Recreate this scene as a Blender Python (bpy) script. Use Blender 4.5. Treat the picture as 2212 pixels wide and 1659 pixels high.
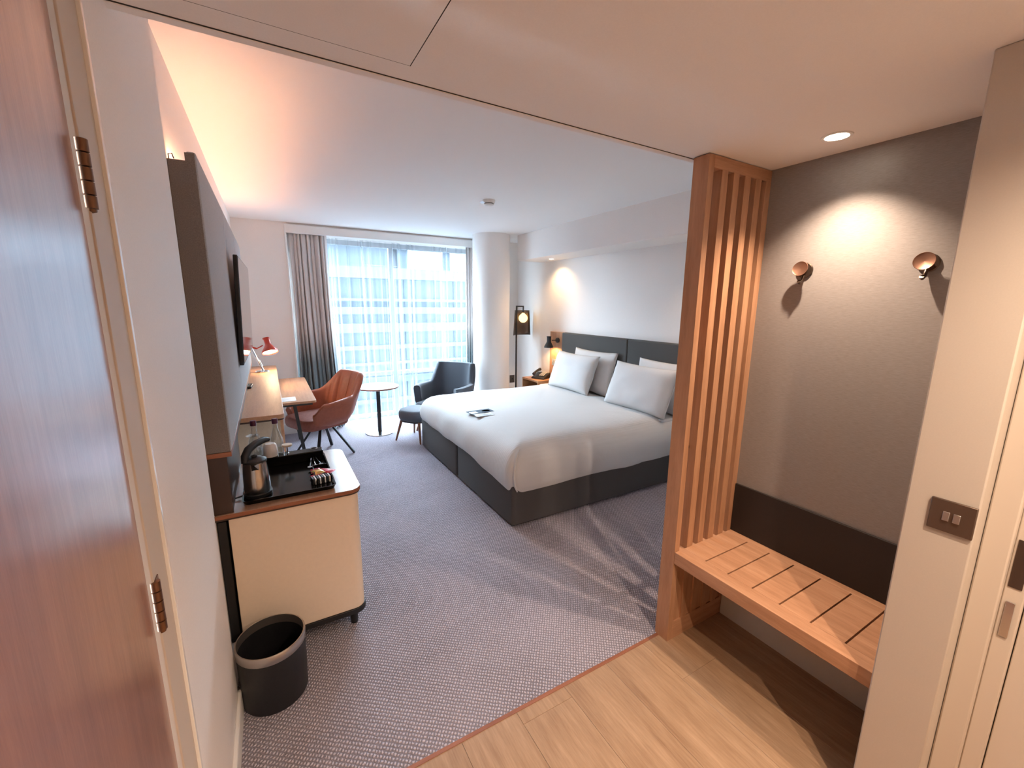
import bpy, bmesh, math, random
from mathutils import Vector, Matrix, noise
random.seed(7)
PI = math.pi
for _o in list(bpy.data.objects):
    bpy.data.objects.remove(_o)
SC = bpy.context.scene
COL = SC.collection

# ------------------------------------------------------------------ camera
yaw, pitch, roll, FPX = 0.52448, 0.18758, 0.00871, 907.37
fwd = Vector((math.sin(yaw)*math.cos(pitch), math.cos(yaw)*math.cos(pitch), -math.sin(pitch)))
rt = Vector((math.cos(yaw), -math.sin(yaw), 0)); up = rt.cross(fwd)
rt2 = math.cos(roll)*rt + math.sin(roll)*up; up2 = -math.sin(roll)*rt + math.cos(roll)*up
cd = bpy.data.cameras.new('camera'); cam = bpy.data.objects.new('camera', cd); COL.objects.link(cam)
cd.sensor_fit = 'HORIZONTAL'; cd.sensor_width = 36; cd.lens = 36*FPX/2212; cd.clip_start = 0.02; cd.clip_end = 200
M3 = Matrix((rt2, up2, -fwd)).transposed()
cam.matrix_world = Matrix.Translation((0, 0, 1.6)) @ M3.to_4x4()
SC.camera = cam

# ------------------------------------------------------------------ world, exposure, render settings
WORLD_COL, WORLD_STR, EXPO = (0.73, 0.88, 1.0), 20.0, 1.6
w = bpy.data.worlds.new('world'); SC.world = w; w.use_nodes = True
w.node_tree.nodes['Background'].inputs[0].default_value = (*WORLD_COL, 1)
w.node_tree.nodes['Background'].inputs[1].default_value = WORLD_STR
SC.view_settings.view_transform = 'Standard'; SC.view_settings.look = 'None'
SC.view_settings.exposure = EXPO; SC.view_settings.gamma = 1; SC.view_settings.use_curve_mapping = False
SC.cycles.use_denoising = True
SC.cycles.max_bounces = 10; SC.cycles.diffuse_bounces = 6; SC.cycles.transparent_max_bounces = 16
SC.cycles.caustics_reflective = False; SC.cycles.caustics_refractive = False
SC.cycles.sample_clamp_indirect = 6
# a portal in the window opening: it only guides daylight sampling and gives off no light itself
pd = bpy.data.lights.new('window_portal', 'AREA'); pd.shape = 'RECTANGLE'; pd.size = 2.5; pd.size_y = 2.4
pd.cycles.is_portal = True
po = bpy.data.objects.new('window_portal', pd); COL.objects.link(po)
po.location = (1.51, 6.06, 1.2); po.rotation_euler = (-PI/2, 0, 0)
WARM = (1.0, 0.75, 0.55); AMBER = (1.0, 0.46, 0.25)
HALL_W, NICHE_W, SOFFIT_W, LED_STR, DESK_W, BED_W, BULB_STR = 36, 31, 9, 16.0, 3.2, 4.5, 1.2

# ------------------------------------------------------------------ helpers
def sm(a, b, x):
    t = max(0, min(1, (x-a)/(b-a))); return t*t*(3-2*t)
class MB:
    def __init__(s): s.v = []; s.f = []
    def add(s, vs, fs):
        n = len(s.v); s.v += [tuple(p) for p in vs]; s.f += [tuple(i+n for i in f) for f in fs]; return s
    def box(s, x0, x1, y0, y1, z0, z1):
        return s.add([(x0,y0,z0),(x1,y0,z0),(x1,y1,z0),(x0,y1,z0),(x0,y0,z1),(x1,y0,z1),(x1,y1,z1),(x0,y1,z1)],
                     [(0,3,2,1),(4,5,6,7),(0,1,5,4),(1,2,6,5),(2,3,7,6),(3,0,4,7)])
    def prism(s, poly, z0, z1):
        n = len(poly)
        return s.add([(x,y,z0) for x,y in poly]+[(x,y,z1) for x,y in poly],
                     [tuple(range(n-1,-1,-1)), tuple(range(n,2*n))]+[(i,(i+1)%n,n+(i+1)%n,n+i) for i in range(n)])
    def tube(s, pts, r, n=10, cap=True):
        pts = [Vector(p) for p in pts]; m = len(pts); rs = r if isinstance(r, (list, tuple)) else [r]*m
        vs = []; prev = None
        for i, p in enumerate(pts):
            d = (pts[min(i+1,m-1)]-pts[max(i-1,0)]).normalized()
            if prev is None:
                a = d.cross(Vector((0,0,1)) if abs(d.z) < .9 else Vector((1,0,0))).normalized()
            else:
                a = (prev - d*prev.dot(d)).normalized()
            prev = a; b = d.cross(a)
            vs += [p+rs[i]*(math.cos(2*PI*k/n)*a+math.sin(2*PI*k/n)*b) for k in range(n)]
        fs = [(i*n+k, i*n+(k+1)%n, (i+1)*n+(k+1)%n, (i+1)*n+k) for i in range(m-1) for k in range(n)]
        if cap: fs += [tuple(range(n-1,-1,-1)), tuple((m-1)*n+k for k in range(n))]
        return s.add(vs, fs)
    def bar(s, p0, p1, wx, wy, upv=(0,0,1)):
        p0, p1 = Vector(p0), Vector(p1); d = (p1-p0).normalized(); u = Vector(upv)
        if abs(d.dot(u)) > .95: u = Vector((0,1,0))
        a = d.cross(u).normalized()*wx/2; b = a.cross(d).normalized()*wy/2
        vs = [p+sa*a+sb*b for p in (p0,p1) for sa,sb in ((-1,-1),(1,-1),(1,1),(-1,1))]
        return s.add(vs, [(3,2,1,0),(4,5,6,7),(0,1,5,4),(1,2,6,5),(2,3,7,6),(3,0,4,7)])
    def lathe(s, prof, n=32, c=(0,0,0), close=False):
        m = len(prof); vs = [(c[0]+r*math.cos(2*PI*k/n), c[1]+r*math.sin(2*PI*k/n), c[2]+z) for r,z in prof for k in range(n)]
        fs = [(i*n+k, i*n+(k+1)%n, (i+1)*n+(k+1)%n, (i+1)*n+k) for i in range(m-1) for k in range(n)]
        if close: fs += [((m-1)*n+k, (m-1)*n+(k+1)%n, (k+1)%n, k) for k in range(n)]
        else:
            if prof[0][0] > 1e-5: fs.append(tuple(range(n-1,-1,-1)))
            if prof[-1][0] > 1e-5: fs.append(tuple((m-1)*n+k for k in range(n)))
        return s.add(vs, fs)
    def loops(s, rings, closed=True, cap0=True, cap1=True):
        n = len(rings[0]); m = len(rings); vs = [p for r in rings for p in r]
        fs = [(i*n+k, i*n+(k+1)%n, (i+1)*n+(k+1)%n, (i+1)*n+k) for i in range(m-1) for k in range(n if closed else n-1)]
        if cap0: fs.append(tuple(range(n-1,-1,-1)))
        if cap1: fs.append(tuple((m-1)*n+k for k in range(n)))
        return s.add(vs, fs)
    def grid(s, fn, nu, nv):
        vs = [fn(i/nu, j/nv) for j in range(nv+1) for i in range(nu+1)]
        return s.add(vs, [(j*(nu+1)+i, j*(nu+1)+i+1, (j+1)*(nu+1)+i+1, (j+1)*(nu+1)+i) for j in range(nv) for i in range(nu)])
    def xf(s, M):
        s.v = [tuple(M @ Vector(p)) for p in s.v]; return s
    def build(s, name, m, parent=None, bevel=0, seg=2, smooth=None, fix=True):
        me = bpy.data.meshes.new(name); me.from_pydata(s.v, [], s.f); me.update()
        if fix:
            b = bmesh.new(); b.from_mesh(me); bmesh.ops.recalc_face_normals(b, faces=b.faces); b.to_mesh(me); b.free()
        o = bpy.data.objects.new(name, me); COL.objects.link(o); me.materials.append(MAT[m] if isinstance(m, str) else m)
        if smooth or bevel:
            me.polygons.foreach_set('use_smooth', [True]*len(me.polygons))
            me.set_sharp_from_angle(angle=math.radians(smooth or 35))
        if bevel:
            md = o.modifiers.new('b', 'BEVEL'); md.width = bevel; md.segments = seg; md.limit_method = 'ANGLE'; md.angle_limit = math.radians(40)
            md.harden_normals = False
        if parent is not None: o.parent = parent
        return o
def thing(name, label, cat, loc=(0,0,0), rz=0, group=None):
    o = bpy.data.objects.new(name, None); COL.objects.link(o); o.empty_display_size = .1
    o.location = loc; o.rotation_euler = (0,0,rz); o['label'] = label; o['category'] = cat
    if group: o['group'] = group
    return o
def tag(o, label, cat, group=None):
    o['label'] = label; o['category'] = cat
    if group: o['group'] = group
    return o
def struct(o, label=None):
    o['kind'] = 'structure'
    if label: o['label'] = label
    return o
def sempty(name, label, loc=(0,0,0)):
    o = bpy.data.objects.new(name, None); COL.objects.link(o); o.location = loc; o.empty_display_size = .1
    return struct(o, label)
def rrect(hx, hy, r, n=6, cx=0, cy=0):
    out = []
    for sx, sy, a0 in ((1,1,0),(-1,1,PI/2),(-1,-1,PI),(1,-1,1.5*PI)):
        for k in range(n+1):
            a = a0+PI/2*k/n; out.append((cx+sx*(hx-r)+r*math.cos(a), cy+sy*(hy-r)+r*math.sin(a)))
    return out
def spot(name, parent, loc, target, power, col, size_deg, blend=.5, rad=.03):
    l = bpy.data.lights.new(name, 'SPOT'); l.energy = power; l.color = col; l.spot_size = math.radians(size_deg); l.spot_blend = blend; l.shadow_soft_size = rad
    o = bpy.data.objects.new(name, l); COL.objects.link(o); o.parent = parent; o.location = loc
    d = Vector(target)-Vector(loc); o.rotation_euler = d.to_track_quat('-Z','Y').to_euler(); return o
def plight(name, parent, loc, power, col, rad=.03):
    l = bpy.data.lights.new(name, 'POINT'); l.energy = power; l.color = col; l.shadow_soft_size = rad
    o = bpy.data.objects.new(name, l); COL.objects.link(o); o.parent = parent; o.location = loc; return o

# ------------------------------------------------------------------ materials
MAT = {}
class NT:
    def __init__(s, name):
        s.m = bpy.data.materials.new(name); s.m.use_nodes = True; s.t = s.m.node_tree; s.t.nodes.clear()
        s.out = s.t.nodes.new('ShaderNodeOutputMaterial'); MAT[name] = s.m
    def n(s, typ, **kw):
        nd = s.t.nodes.new('ShaderNode'+typ)
        for k, v in kw.items():
            if k.startswith('_'): setattr(nd, k[1:], v)
            else: nd.inputs[k.replace('__', ' ')].default_value = v
        return nd
    def l(s, a, b): s.t.links.new(a, b)
    def coord(s, scale=(1,1,1), rot=(0,0,0), rand=False, space='Object'):
        tc = s.n('TexCoord'); mp = s.n('Mapping'); mp.inputs['Scale'].default_value = scale; mp.inputs['Rotation'].default_value = rot
        s.l(tc.outputs[space], mp.inputs['Vector'])
        if rand:
            oi = s.n('ObjectInfo'); mu = s.n('Math', _operation='MULTIPLY'); mu.inputs[1].default_value = 37.0
            s.l(oi.outputs['Random'], mu.inputs[0]); s.l(mu.outputs[0], mp.inputs['Location'])
        return mp.outputs[0]
    def ramp(s, fac, stops):
        r = s.n('ValToRGB'); e = r.color_ramp.elements
        e[0].position, e[0].color = stops[0][0], (*stops[0][1], 1); e[1].position, e[1].color = stops[-1][0], (*stops[-1][1], 1)
        for p, c in stops[1:-1]:
            k = e.new(p); k.color = (*c, 1)
        s.l(fac, r.inputs[0]); return r.outputs[0]
    def bump(s, h, strength=.3, dist=.002):
        b = s.n('Bump'); b.inputs['Strength'].default_value = strength; b.inputs['Distance'].default_value = dist; s.l(h, b.inputs['Height']); return b.outputs[0]
    def noise(s, vec, scale, detail=3, rough=.5):
        nz = s.n('TexNoise'); nz.inputs['Scale'].default_value = scale; nz.inputs['Detail'].default_value = detail; nz.inputs['Roughness'].default_value = rough
        s.l(vec, nz.inputs['Vector']); return nz.outputs['Fac']
    def done(s, bs): s.l(bs.outputs[0], s.out.inputs[0]); return s.m
def plain(name, col, rough=.5, metal=0, spec=.5, noise_amt=0, nscale=200, bump=0, bdist=.001, coat=0, sheen=0, stretch=(1,1,1)):
    t = NT(name); b = t.n('BsdfPrincipled'); b.inputs['Roughness'].default_value = rough; b.inputs['Metallic'].default_value = metal
    b.inputs['Specular IOR Level'].default_value = spec; b.inputs['Coat Weight'].default_value = coat; b.inputs['Sheen Weight'].default_value = sheen
    b.inputs['Base Color'].default_value = (*col, 1)
    if noise_amt or bump:
        f = t.noise(t.coord(stretch), nscale, 4, .6)
        if noise_amt:
            lo = tuple(c*(1-noise_amt) for c in col); hi = tuple(min(1, c*(1+noise_amt)) for c in col)
            t.l(t.ramp(f, [(.3, lo), (.7, hi)]), b.inputs['Base Color'])
        if bump: t.l(t.bump(f, bump, bdist), b.inputs['Normal'])
    return t.done(b)
def wood(name, dark, mid, light, axis='Z', scale=1.0, rough=.42, rand=True, fine=1.0, coat=0):
    t = NT(name); st = {'X': (1.2, 16, 16), 'Y': (16, 1.2, 16), 'Z': (16, 16, 1.2)}[axis]
    v = t.coord(tuple(a*scale for a in st), rand=rand)
    f1 = t.noise(v, 2.2, 5, .6); f2 = t.noise(v, 14, 3, .7)
    mx = t.n('Mix'); mx.data_type = 'FLOAT'; mx.inputs[0].default_value = .35*fine; t.l(f1, mx.inputs[2]); t.l(f2, mx.inputs[3])
    c = t.ramp(mx.outputs[0], [(.3, dark), (.5, mid), (.68, light)])
    b = t.n('BsdfPrincipled'); b.inputs['Roughness'].default_value = rough; b.inputs['Coat Weight'].default_value = coat; b.inputs['Coat Roughness'].default_value = .22; b.inputs['Coat IOR'].default_value = 1.7; t.l(c, b.inputs['Base Color'])
    t.l(t.bump(f2, .08, .001), b.inputs['Normal']); return t.done(b)
def emit(name, col, strength):
    t = NT(name); e = t.n('Emission'); e.inputs[0].default_value = (*col, 1); e.inputs[1].default_value = strength
    t.l(e.outputs[0], t.out.inputs[0]); return t.m
def glass(name, tint=(1,1,1), rough=0.0, gl=.06, fres=True):
    t = NT(name); tr = t.n('BsdfTransparent'); tr.inputs[0].default_value = (*tint, 1); g = t.n('BsdfGlossy'); g.inputs['Roughness'].default_value = rough
    mx = t.n('MixShader')
    if fres:
        lw = t.n('LayerWeight'); lw.inputs[0].default_value = .25; mu = t.n('Math', _operation='MULTIPLY_ADD'); mu.inputs[1].default_value = .6; mu.inputs[2].default_value = gl
        t.l(lw.outputs['Facing'], mu.inputs[0]); t.l(mu.outputs[0], mx.inputs[0])
    else: mx.inputs[0].default_value = gl
    t.l(tr.outputs[0], mx.inputs[1]); t.l(g.outputs[0], mx.inputs[2]); t.l(mx.outputs[0], t.out.inputs[0]); return t.m

plain('wall_paint', (.83,.80,.775), .55, noise_amt=.03, nscale=260, bump=.12, bdist=.0006)
plain('hall_wall', (.52,.465,.41), .42, noise_amt=.02, nscale=260, bump=.08, bdist=.0005)  # left hall wall's paint again, with the warm lamplit tone put into it
plain('ceiling_paint', (.91,.90,.89), .8, noise_amt=.015, nscale=300, bump=.08, bdist=.0005)
plain('hall_ceiling', (.87,.85,.83), .8, noise_amt=.02, nscale=300, bump=.08, bdist=.0005)
plain('white_gloss', (.78,.75,.71), .12)
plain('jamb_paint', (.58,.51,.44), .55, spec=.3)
plain('white_satin', (.80,.79,.77), .45)
plain('bead_sheen', (.90,.89,.87), .22)  # whiter than the frame, window sheen along the edge put into the colour
plain('dark_gap', (.03,.025,.02), .8)
plain('black_matt', (.012,.012,.013), .5)
plain('black_metal', (.016,.016,.018), .38)
plain('black_gloss', (.006,.006,.007), .08)
plain('tray_black', (.004,.004,.0045), .14, spec=.22)
plain('chrome', (.75,.76,.78), .14, 1)
plain('steel', (.55,.54,.52), .22, 1, stretch=(1,1,.05), noise_amt=.1, nscale=120)
plain('brass', (.20,.11,.07), .36, .9)
plain('bronze', (.13,.095,.075), .35, .9)
plain('copper', (.24,.13,.09), .42, .8)
plain('red_enamel', (.52,.045,.02), .3)
plain('charcoal_fabric', (.068,.063,.063), .95, noise_amt=.35, nscale=500, bump=.3)
plain('headboard_fabric', (.085,.082,.080), .95, noise_amt=.3, nscale=500, bump=.3)
plain('armchair_fabric', (.050,.060,.078), .95, noise_amt=.3, nscale=450, bump=.35, sheen=.2)
plain('stool_fabric', (.105,.12,.145), .95, noise_amt=.3, nscale=450, bump=.35, sheen=.2)
plain('panel_fabric', (.36,.385,.41), .95, noise_amt=.3, nscale=420, bump=.3, sheen=.15)
plain('panel_edge', (.20,.18,.17), .8, noise_amt=.2, nscale=300)
plain('leather', (.38,.115,.06), .45, noise_amt=.08, nscale=40, bump=.08)
plain('leather_dark', (.29,.09,.06), .62, noise_amt=.18, nscale=30, bump=.08)
plain('thread', (.45,.16,.08), .8)
plain('cream_laminate', (.84,.71,.56), .4, noise_amt=.02, nscale=60)
plain('pale_laminate', (.60,.57,.55), .25)
plain('end_panel', (.55,.47,.38), .5, noise_amt=.05, nscale=60)
plain('dark_brown', (.055,.032,.024), .35)
plain('bench_back', (.014,.009,.008), .6, noise_amt=.2, nscale=200)
plain('pillow_cotton', (.64,.635,.635), .85, bump=.06, nscale=90, noise_amt=.01)
plain('paper', (.85,.86,.88), .6)
plain('photo_print', (.07,.10,.14), .7, spec=.15)
plain('plastic_white', (.78,.76,.72), .4)
plain('plastic_tag', (.9,.92,.95), .2)
plain('red_foil', (.50,.02,.05), .25, .3)
plain('gold_foil', (.62,.36,.10), .25, .6)
plain('cup_white', (.82,.80,.78), .2)
plain('disc_cream', (.72,.62,.50), .5)
plain('purple_cap', (.10,.02,.06), .3)
plain('water_label', (.7,.75,.8), .3)
plain('bin_black', (.012,.012,.014), .42, noise_amt=.2, nscale=120, bump=.15)
plain('bin_band', (.50,.47,.45), .3, .9)
plain('socket_grey', (.32,.36,.38), .35, .3)
plain('switch_bronze', (.16,.115,.09), .36, .75)
plain('grey_facade', (.013,.016,.020), .7, noise_amt=.05, nscale=2, spec=.05)
plain('fin_metal', (.015,.019,.023), .5, spec=.05)
plain('dark_facade', (.010,.013,.017), .6, spec=.05)
plain('pale_facade', (.017,.021,.025), .7, spec=.05)
plain('street_ground', (.03,.033,.036), .9, spec=.05)
plain('window_alu', (.50,.54,.58), .4, .3)
plain('facade_pane', (.065,.078,.09), .15, spec=.05)
wood('oak_slat_y', (.33,.165,.088), (.44,.235,.135), (.53,.30,.18), 'Y', 1.0, .40)
wood('oak_slat_z', (.33,.165,.088), (.43,.23,.13), (.51,.285,.17), 'Z', 1.0, .42)
wood('oak_slat_x', (.33,.165,.088), (.44,.235,.135), (.53,.30,.18), 'X', 1.0, .40)
wood('oak_floor', (.26,.15,.085), (.37,.235,.14), (.47,.31,.195), 'Y', .55, .38, fine=1.3)
wood('door_wood', (.25,.10,.055), (.33,.14,.08), (.40,.18,.105), 'Z', 1.3, .36, coat=1.0)
wood('shelf_wood', (.42,.22,.13), (.54,.30,.18), (.62,.37,.225), 'Y', .9, .38)
wood('top_wood', (.30,.165,.10), (.38,.22,.135), (.45,.27,.17), 'Y', .9, .30, coat=.6)
wood('edge_wood', (.20,.07,.035), (.30,.11,.055), (.36,.15,.08), 'X', 1.0, .4)
wood('walnut_leg', (.16,.065,.035), (.24,.10,.055), (.30,.13,.07), 'Z', 2.0, .4)
wood('stand_wood', (.36,.17,.08), (.48,.25,.12), (.56,.31,.16), 'X', 1.0, .42)
emit('led_glow', AMBER, LED_STR)
emit('lamp_disc', (1.0,.85,.68), 25.0)
emit('lamp_disc_small', (1.0,.80,.55), 18.0)
emit('bulb_glow', (1.0,.62,.22), BULB_STR)
emit('desk_bulb', (1.0,.72,.42), 12.0)
glass('window_glass', (.95,.98,1.0), 0, .03)
glass('clear_glass', (.93,.95,.96), 0.02, .10)
def m_niche():
    t = NT('niche_vinyl'); v = t.coord((1,14,120)); f = t.noise(v, 3.0, 4, .7); f2 = t.noise(t.coord((1,1,1)), 160, 2)
    b = t.n('BsdfPrincipled'); b.inputs['Roughness'].default_value = .48
    t.l(t.ramp(f, [(.3, (.215,.197,.192)), (.7, (.28,.26,.255))]), b.inputs['Base Color'])
    t.l(t.bump(f, .35, .0008), b.inputs['Normal']); t.done(b)
m_niche()
def m_carpet():
    t = NT('carpet'); v = t.coord((1,1,1)); d = t.n('TexNoise'); d.inputs['Scale'].default_value = 60; d.inputs['Detail'].default_value = 2; t.l(v, d.inputs['Vector'])
    vm = t.n('VectorMath', _operation='MULTIPLY_ADD'); vm.inputs[1].default_value = (.011,.011,0); t.l(d.outputs['Color'], vm.inputs[0]); t.l(v, vm.inputs[2])
    def wave(rot, scale):
        mp = t.n('Mapping'); mp.inputs['Rotation'].default_value = (0,0,rot); t.l(vm.outputs[0], mp.inputs['Vector'])
        wv = t.n('TexWave'); wv.inputs['Scale'].default_value = scale; wv.inputs['Distortion'].default_value = 0; t.l(mp.outputs[0], wv.inputs['Vector']); return wv.outputs['Fac']
    a = wave(math.radians(38), 26); b_ = wave(math.radians(-52), 21)
    mu = t.n('Math', _operation='MULTIPLY'); t.l(a, mu.inputs[0]); t.l(b_, mu.inputs[1])
    f2 = t.noise(v, 260, 3, .7); f3 = t.noise(v, 3, 3)
    ad = t.n('Math', _operation='MULTIPLY_ADD'); ad.inputs[1].default_value = .55; t.l(f2, ad.inputs[0]); t.l(mu.outputs[0], ad.inputs[2])
    ad2 = t.n('Math', _operation='MULTIPLY_ADD'); ad2.inputs[1].default_value = .3; t.l(f3, ad2.inputs[0]); t.l(ad.outputs[0], ad2.inputs[2])
    c = t.ramp(ad2.outputs[0], [(.25, (.135,.121,.142)), (.7, (.37,.335,.39)), (1.1, (.60,.555,.63))])
    b = t.n('BsdfPrincipled'); b.inputs['Roughness'].default_value = .97; b.inputs['Specular IOR Level'].default_value = .1; b.inputs['Sheen Weight'].default_value = .15
    t.l(c, b.inputs['Base Color']); t.l(t.bump(ad.outputs[0], .9, .006), b.inputs['Normal']); t.done(b)
m_carpet()
def m_duvet():
    t = NT('duvet_cotton'); v = t.coord((1,1,1)); sp = t.n('SeparateXYZ'); t.l(v, sp.inputs[0])
    mu = t.n('Math', _operation='MULTIPLY'); mu.inputs[1].default_value = 2*PI/.021; t.l(sp.outputs['Y'], mu.inputs[0])
    si = t.n('Math', _operation='SINE'); t.l(mu.outputs[0], si.inputs[0])
    nz = t.noise(v, 9, 4, .55); ad = t.n('Math', _operation='MULTIPLY_ADD'); ad.inputs[1].default_value = 7.0; t.l(nz, ad.inputs[0]); t.l(si.outputs[0], ad.inputs[2])
    b = t.n('BsdfPrincipled'); b.inputs['Base Color'].default_value = (.60,.595,.59,1); b.inputs['Roughness'].default_value = .75; b.inputs['Sheen Weight'].default_value = .1
    t.l(t.bump(ad.outputs[0], .22, .0015), b.inputs['Normal']); t.done(b)
m_duvet()
def m_drape():
    t = NT('drape_fabric'); tc = t.n('TexCoord'); sp = t.n('SeparateXYZ'); t.l(tc.outputs['Object'], sp.inputs[0])
    c = t.ramp(sp.outputs['Z'], [(.30, (.115,.175,.20)), (.55, (.20,.245,.255)), (.80, (.62,.58,.565))])
    # ramp runs 0..1 over height in metres: scale first
    mr = t.n('MapRange'); mr.inputs['From Min'].default_value = 0; mr.inputs['From Max'].default_value = 1.6
    t.l(sp.outputs['Z'], mr.inputs['Value']); rnode = c.node; t.l(mr.outputs[0], rnode.inputs[0])
    b = t.n('BsdfPrincipled'); b.inputs['Roughness'].default_value = .85; b.inputs['Sheen Weight'].default_value = .15; t.l(c, b.inputs['Base Color'])
    f = t.noise(t.coord((1,1,.2)), 400, 3); t.l(t.bump(f, .2, .001), b.inputs['Normal']); t.done(b)
m_drape()
def m_sheer():
    t = NT('sheer_fabric'); tr = t.n('BsdfTransparent'); tr.inputs[0].default_value = (1,1,1,1)
    tl = t.n('BsdfTranslucent'); tl.inputs[0].default_value = (.32,.39,.46,1); df = t.n('BsdfDiffuse'); df.inputs[0].default_value = (.85,.88,.90,1)
    m1 = t.n('MixShader'); m1.inputs[0].default_value = .35; t.l(tl.outputs[0], m1.inputs[1]); t.l(df.outputs[0], m1.inputs[2])
    lw = t.n('LayerWeight'); lw.inputs[0].default_value = .35
    r = t.n('MapRange'); r.inputs['From Min'].default_value = 0; r.inputs['From Max'].default_value = .8; r.inputs['To Min'].default_value = .13; r.inputs['To Max'].default_value = .58
    t.l(lw.outputs['Facing'], r.inputs['Value'])
    m2 = t.n('MixShader'); t.l(r.outputs[0], m2.inputs[0]); t.l(tr.outputs[0], m2.inputs[1]); t.l(m1.outputs[0], m2.inputs[2])
    t.l(m2.outputs[0], t.out.inputs[0])
m_sheer()

# ------------------------------------------------------------------ dimensions
XT, XH, XW, YW = -.255, -.226, 3.38, 5.68      # TV wall, hall left wall, headboard wall, window wall
ZC, ZH = 2.5, 2.185                            # room and hall ceilings
YB = 1.26                                      # where the low hall ceiling ends
XN, XR = 1.97, 1.50                            # niche back, hall right wall
WX0, WX1 = .268, 2.78                          # window opening

# ------------------------------------------------------------------ structure
struct(MB().box(XT-.02, XW+.02, 1.205, 6.02, -.1, .006).build('floor', 'carpet'), 'grey woven loop carpet of the bedroom')
fh = struct(MB().box(-.4, 2.05, -1.7, 1.205, -.1, -.002).build('floor_hall', 'dark_gap'), 'pale oak plank floor of the entrance hall')
pw = .235; k0 = -5; plk = {}
for k in range(-5, 5):
    x0 = .96+k*pw; x1 = x0+pw
    x0c, x1c = max(x0, -.30), min(x1, 2.02)
    if x1c-x0c < .02: continue
    off = (.29*k) % .7; y = -1.7-off+.05
    while y < 1.205:
        ya, yb = max(y, -1.7), min(y+1.6, 1.205)
        if yb-ya > .03:
            key = (round(x1c-x0c, 3), round(yb-ya, 3))
            if key not in plk:
                plk[key] = MB().box(.0003, key[0]-.0003, .0003, key[1]-.0003, -.002, .005).build('plank', 'oak_floor', fh, bevel=.0007, seg=1)
                plk[key].location = (x0c, ya, 0)
            else:
                c = plk[key].copy(); COL.objects.link(c); c.parent = fh; c.location = (x0c, ya, 0)
        y += 1.6
struct(MB().box(-.40, 2.05, 1.195, 1.21, -.001, .0065).build('trim_1', 'edge_wood'), 'thin strip where carpet meets the wood floor')
struct(MB().box(XT-.15, XW+.15, YB-.02, 6.1, ZC, ZC+.1).build('ceiling', 'ceiling_paint'), 'white plaster ceiling of the bedroom')
ch = struct(MB().box(-.5, 2.12, -1.7, 1.233, ZH, ZC+.05).build('ceiling_hall', 'hall_ceiling'), 'lower plaster ceiling of the entrance hall')
MB().box(-.5, 2.12, 1.2335, YB, ZH-.003, ZC+.05).build('edge_bead', 'hall_ceiling', ch, bevel=.002)
MB().box(-.5, 2.12, 1.230, 1.2345, ZH-.0012, ZH+.01).build('shadow_gap', 'dark_gap', ch)
MB().box(-.20, .3665, .55, 1.1555, ZH-.0006, ZH+.004).build('hatch_gap', 'dark_gap', ch)
MB().box(-.198, .3640, .552, 1.1530, ZH-.0016, ZH+.004).build('hatch_panel', 'hall_ceiling', ch, bevel=.001)
struct(MB().box(XT-.15, XT, 1.72, 6.1, 0, ZC).build('wall_left', 'wall_paint'), 'off white wall behind the television panel')
wh = struct(MB().box(-.42, XH, 1.034, 1.75, 0, ZC).build('wall_hall_left', 'wall_paint', bevel=.004), 'cream wall between the brown door and the television panel')
struct(MB().box(-.42, XH, -1.7, .03, 0, ZC).build('wall_hall_near', 'hall_wall'), 'cream hall wall beside the brown door')
MB().box(-.42, XH, .03, 1.034, 2.16, ZC).build('over_door', 'hall_wall', wh)
# hall left baseboard
struct(MB().box(XH-.001, XH+.014, 1.04, 1.752, 0, .095).build('baseboard_left', 'white_satin', bevel=.004), 'white baseboard of the hall wall by the waste bin')
struct(MB().box(XT-.001, XT+.015, 1.76, YW, 0, .13).build('baseboard_tv', 'white_satin', bevel=.004), 'white baseboard along the television wall')
struct(MB().box(XT+.016, WX0-.02, YW-.016, YW+.001, 0, .13).build('baseboard_window', 'white_satin', bevel=.004), 'white baseboard under the desk on the window wall')
struct(MB().box(WX1+.02, XW, YW-.016, YW+.001, 0, .13).build('baseboard_corner', 'white_satin', bevel=.004), 'white baseboard between pillar and headboard wall')
struct(MB().box(XW-.016, XW+.001, 1.3, YW-.017, 0, .13).build('baseboard_right', 'white_satin', bevel=.004), 'white baseboard along the headboard wall')
ww = struct(MB().box(XT-.15, WX0, YW, 6.1, 0, ZC).build('wall_window', 'wall_paint'), 'off white wall around the window')
MB().box(WX1, XW+.15, YW, 6.1, 0, ZC).build('pier', 'wall_paint', ww)
MB().box(WX0, WX1, YW, 6.1, 2.39, ZC).build('lintel', 'wall_paint', ww)
struct(MB().box(WX0-.012, WX1, YW-.04, YW+.02, 2.385, 2.478).build('trim_2', 'white_satin', bevel=.003), 'white pelmet board above the curtains')
struct(MB().box(WX0-.014, WX0+.004, YW-.03, YW+.02, 0, 2.386).build('trim_3', 'white_satin', bevel=.003), 'white edge trim beside the long curtain')
struct(MB().box(XW, XW+.15, 1.1, 6.1, 0, ZC).build('wall_right', 'wall_paint'), 'off white wall behind the headboard')
struct(MB().box(2.03, XW+.15, 1.06, 1.22, 0, ZC).build('wall_near', 'wall_paint'), 'bedroom wall backing onto the bench niche')
struct(MB().box(2.98, XW, 1.22, 5.04, 2.172, ZC).build('soffit', 'wall_paint', bevel=.004), 'boxed white soffit above the headboard')
struct(MB().lathe([(.25,0),(.25,ZC)], 48, (2.68,5.22,0)).build('column', 'wall_paint', smooth=40), 'round white pillar between window and floor lamp')
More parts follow.
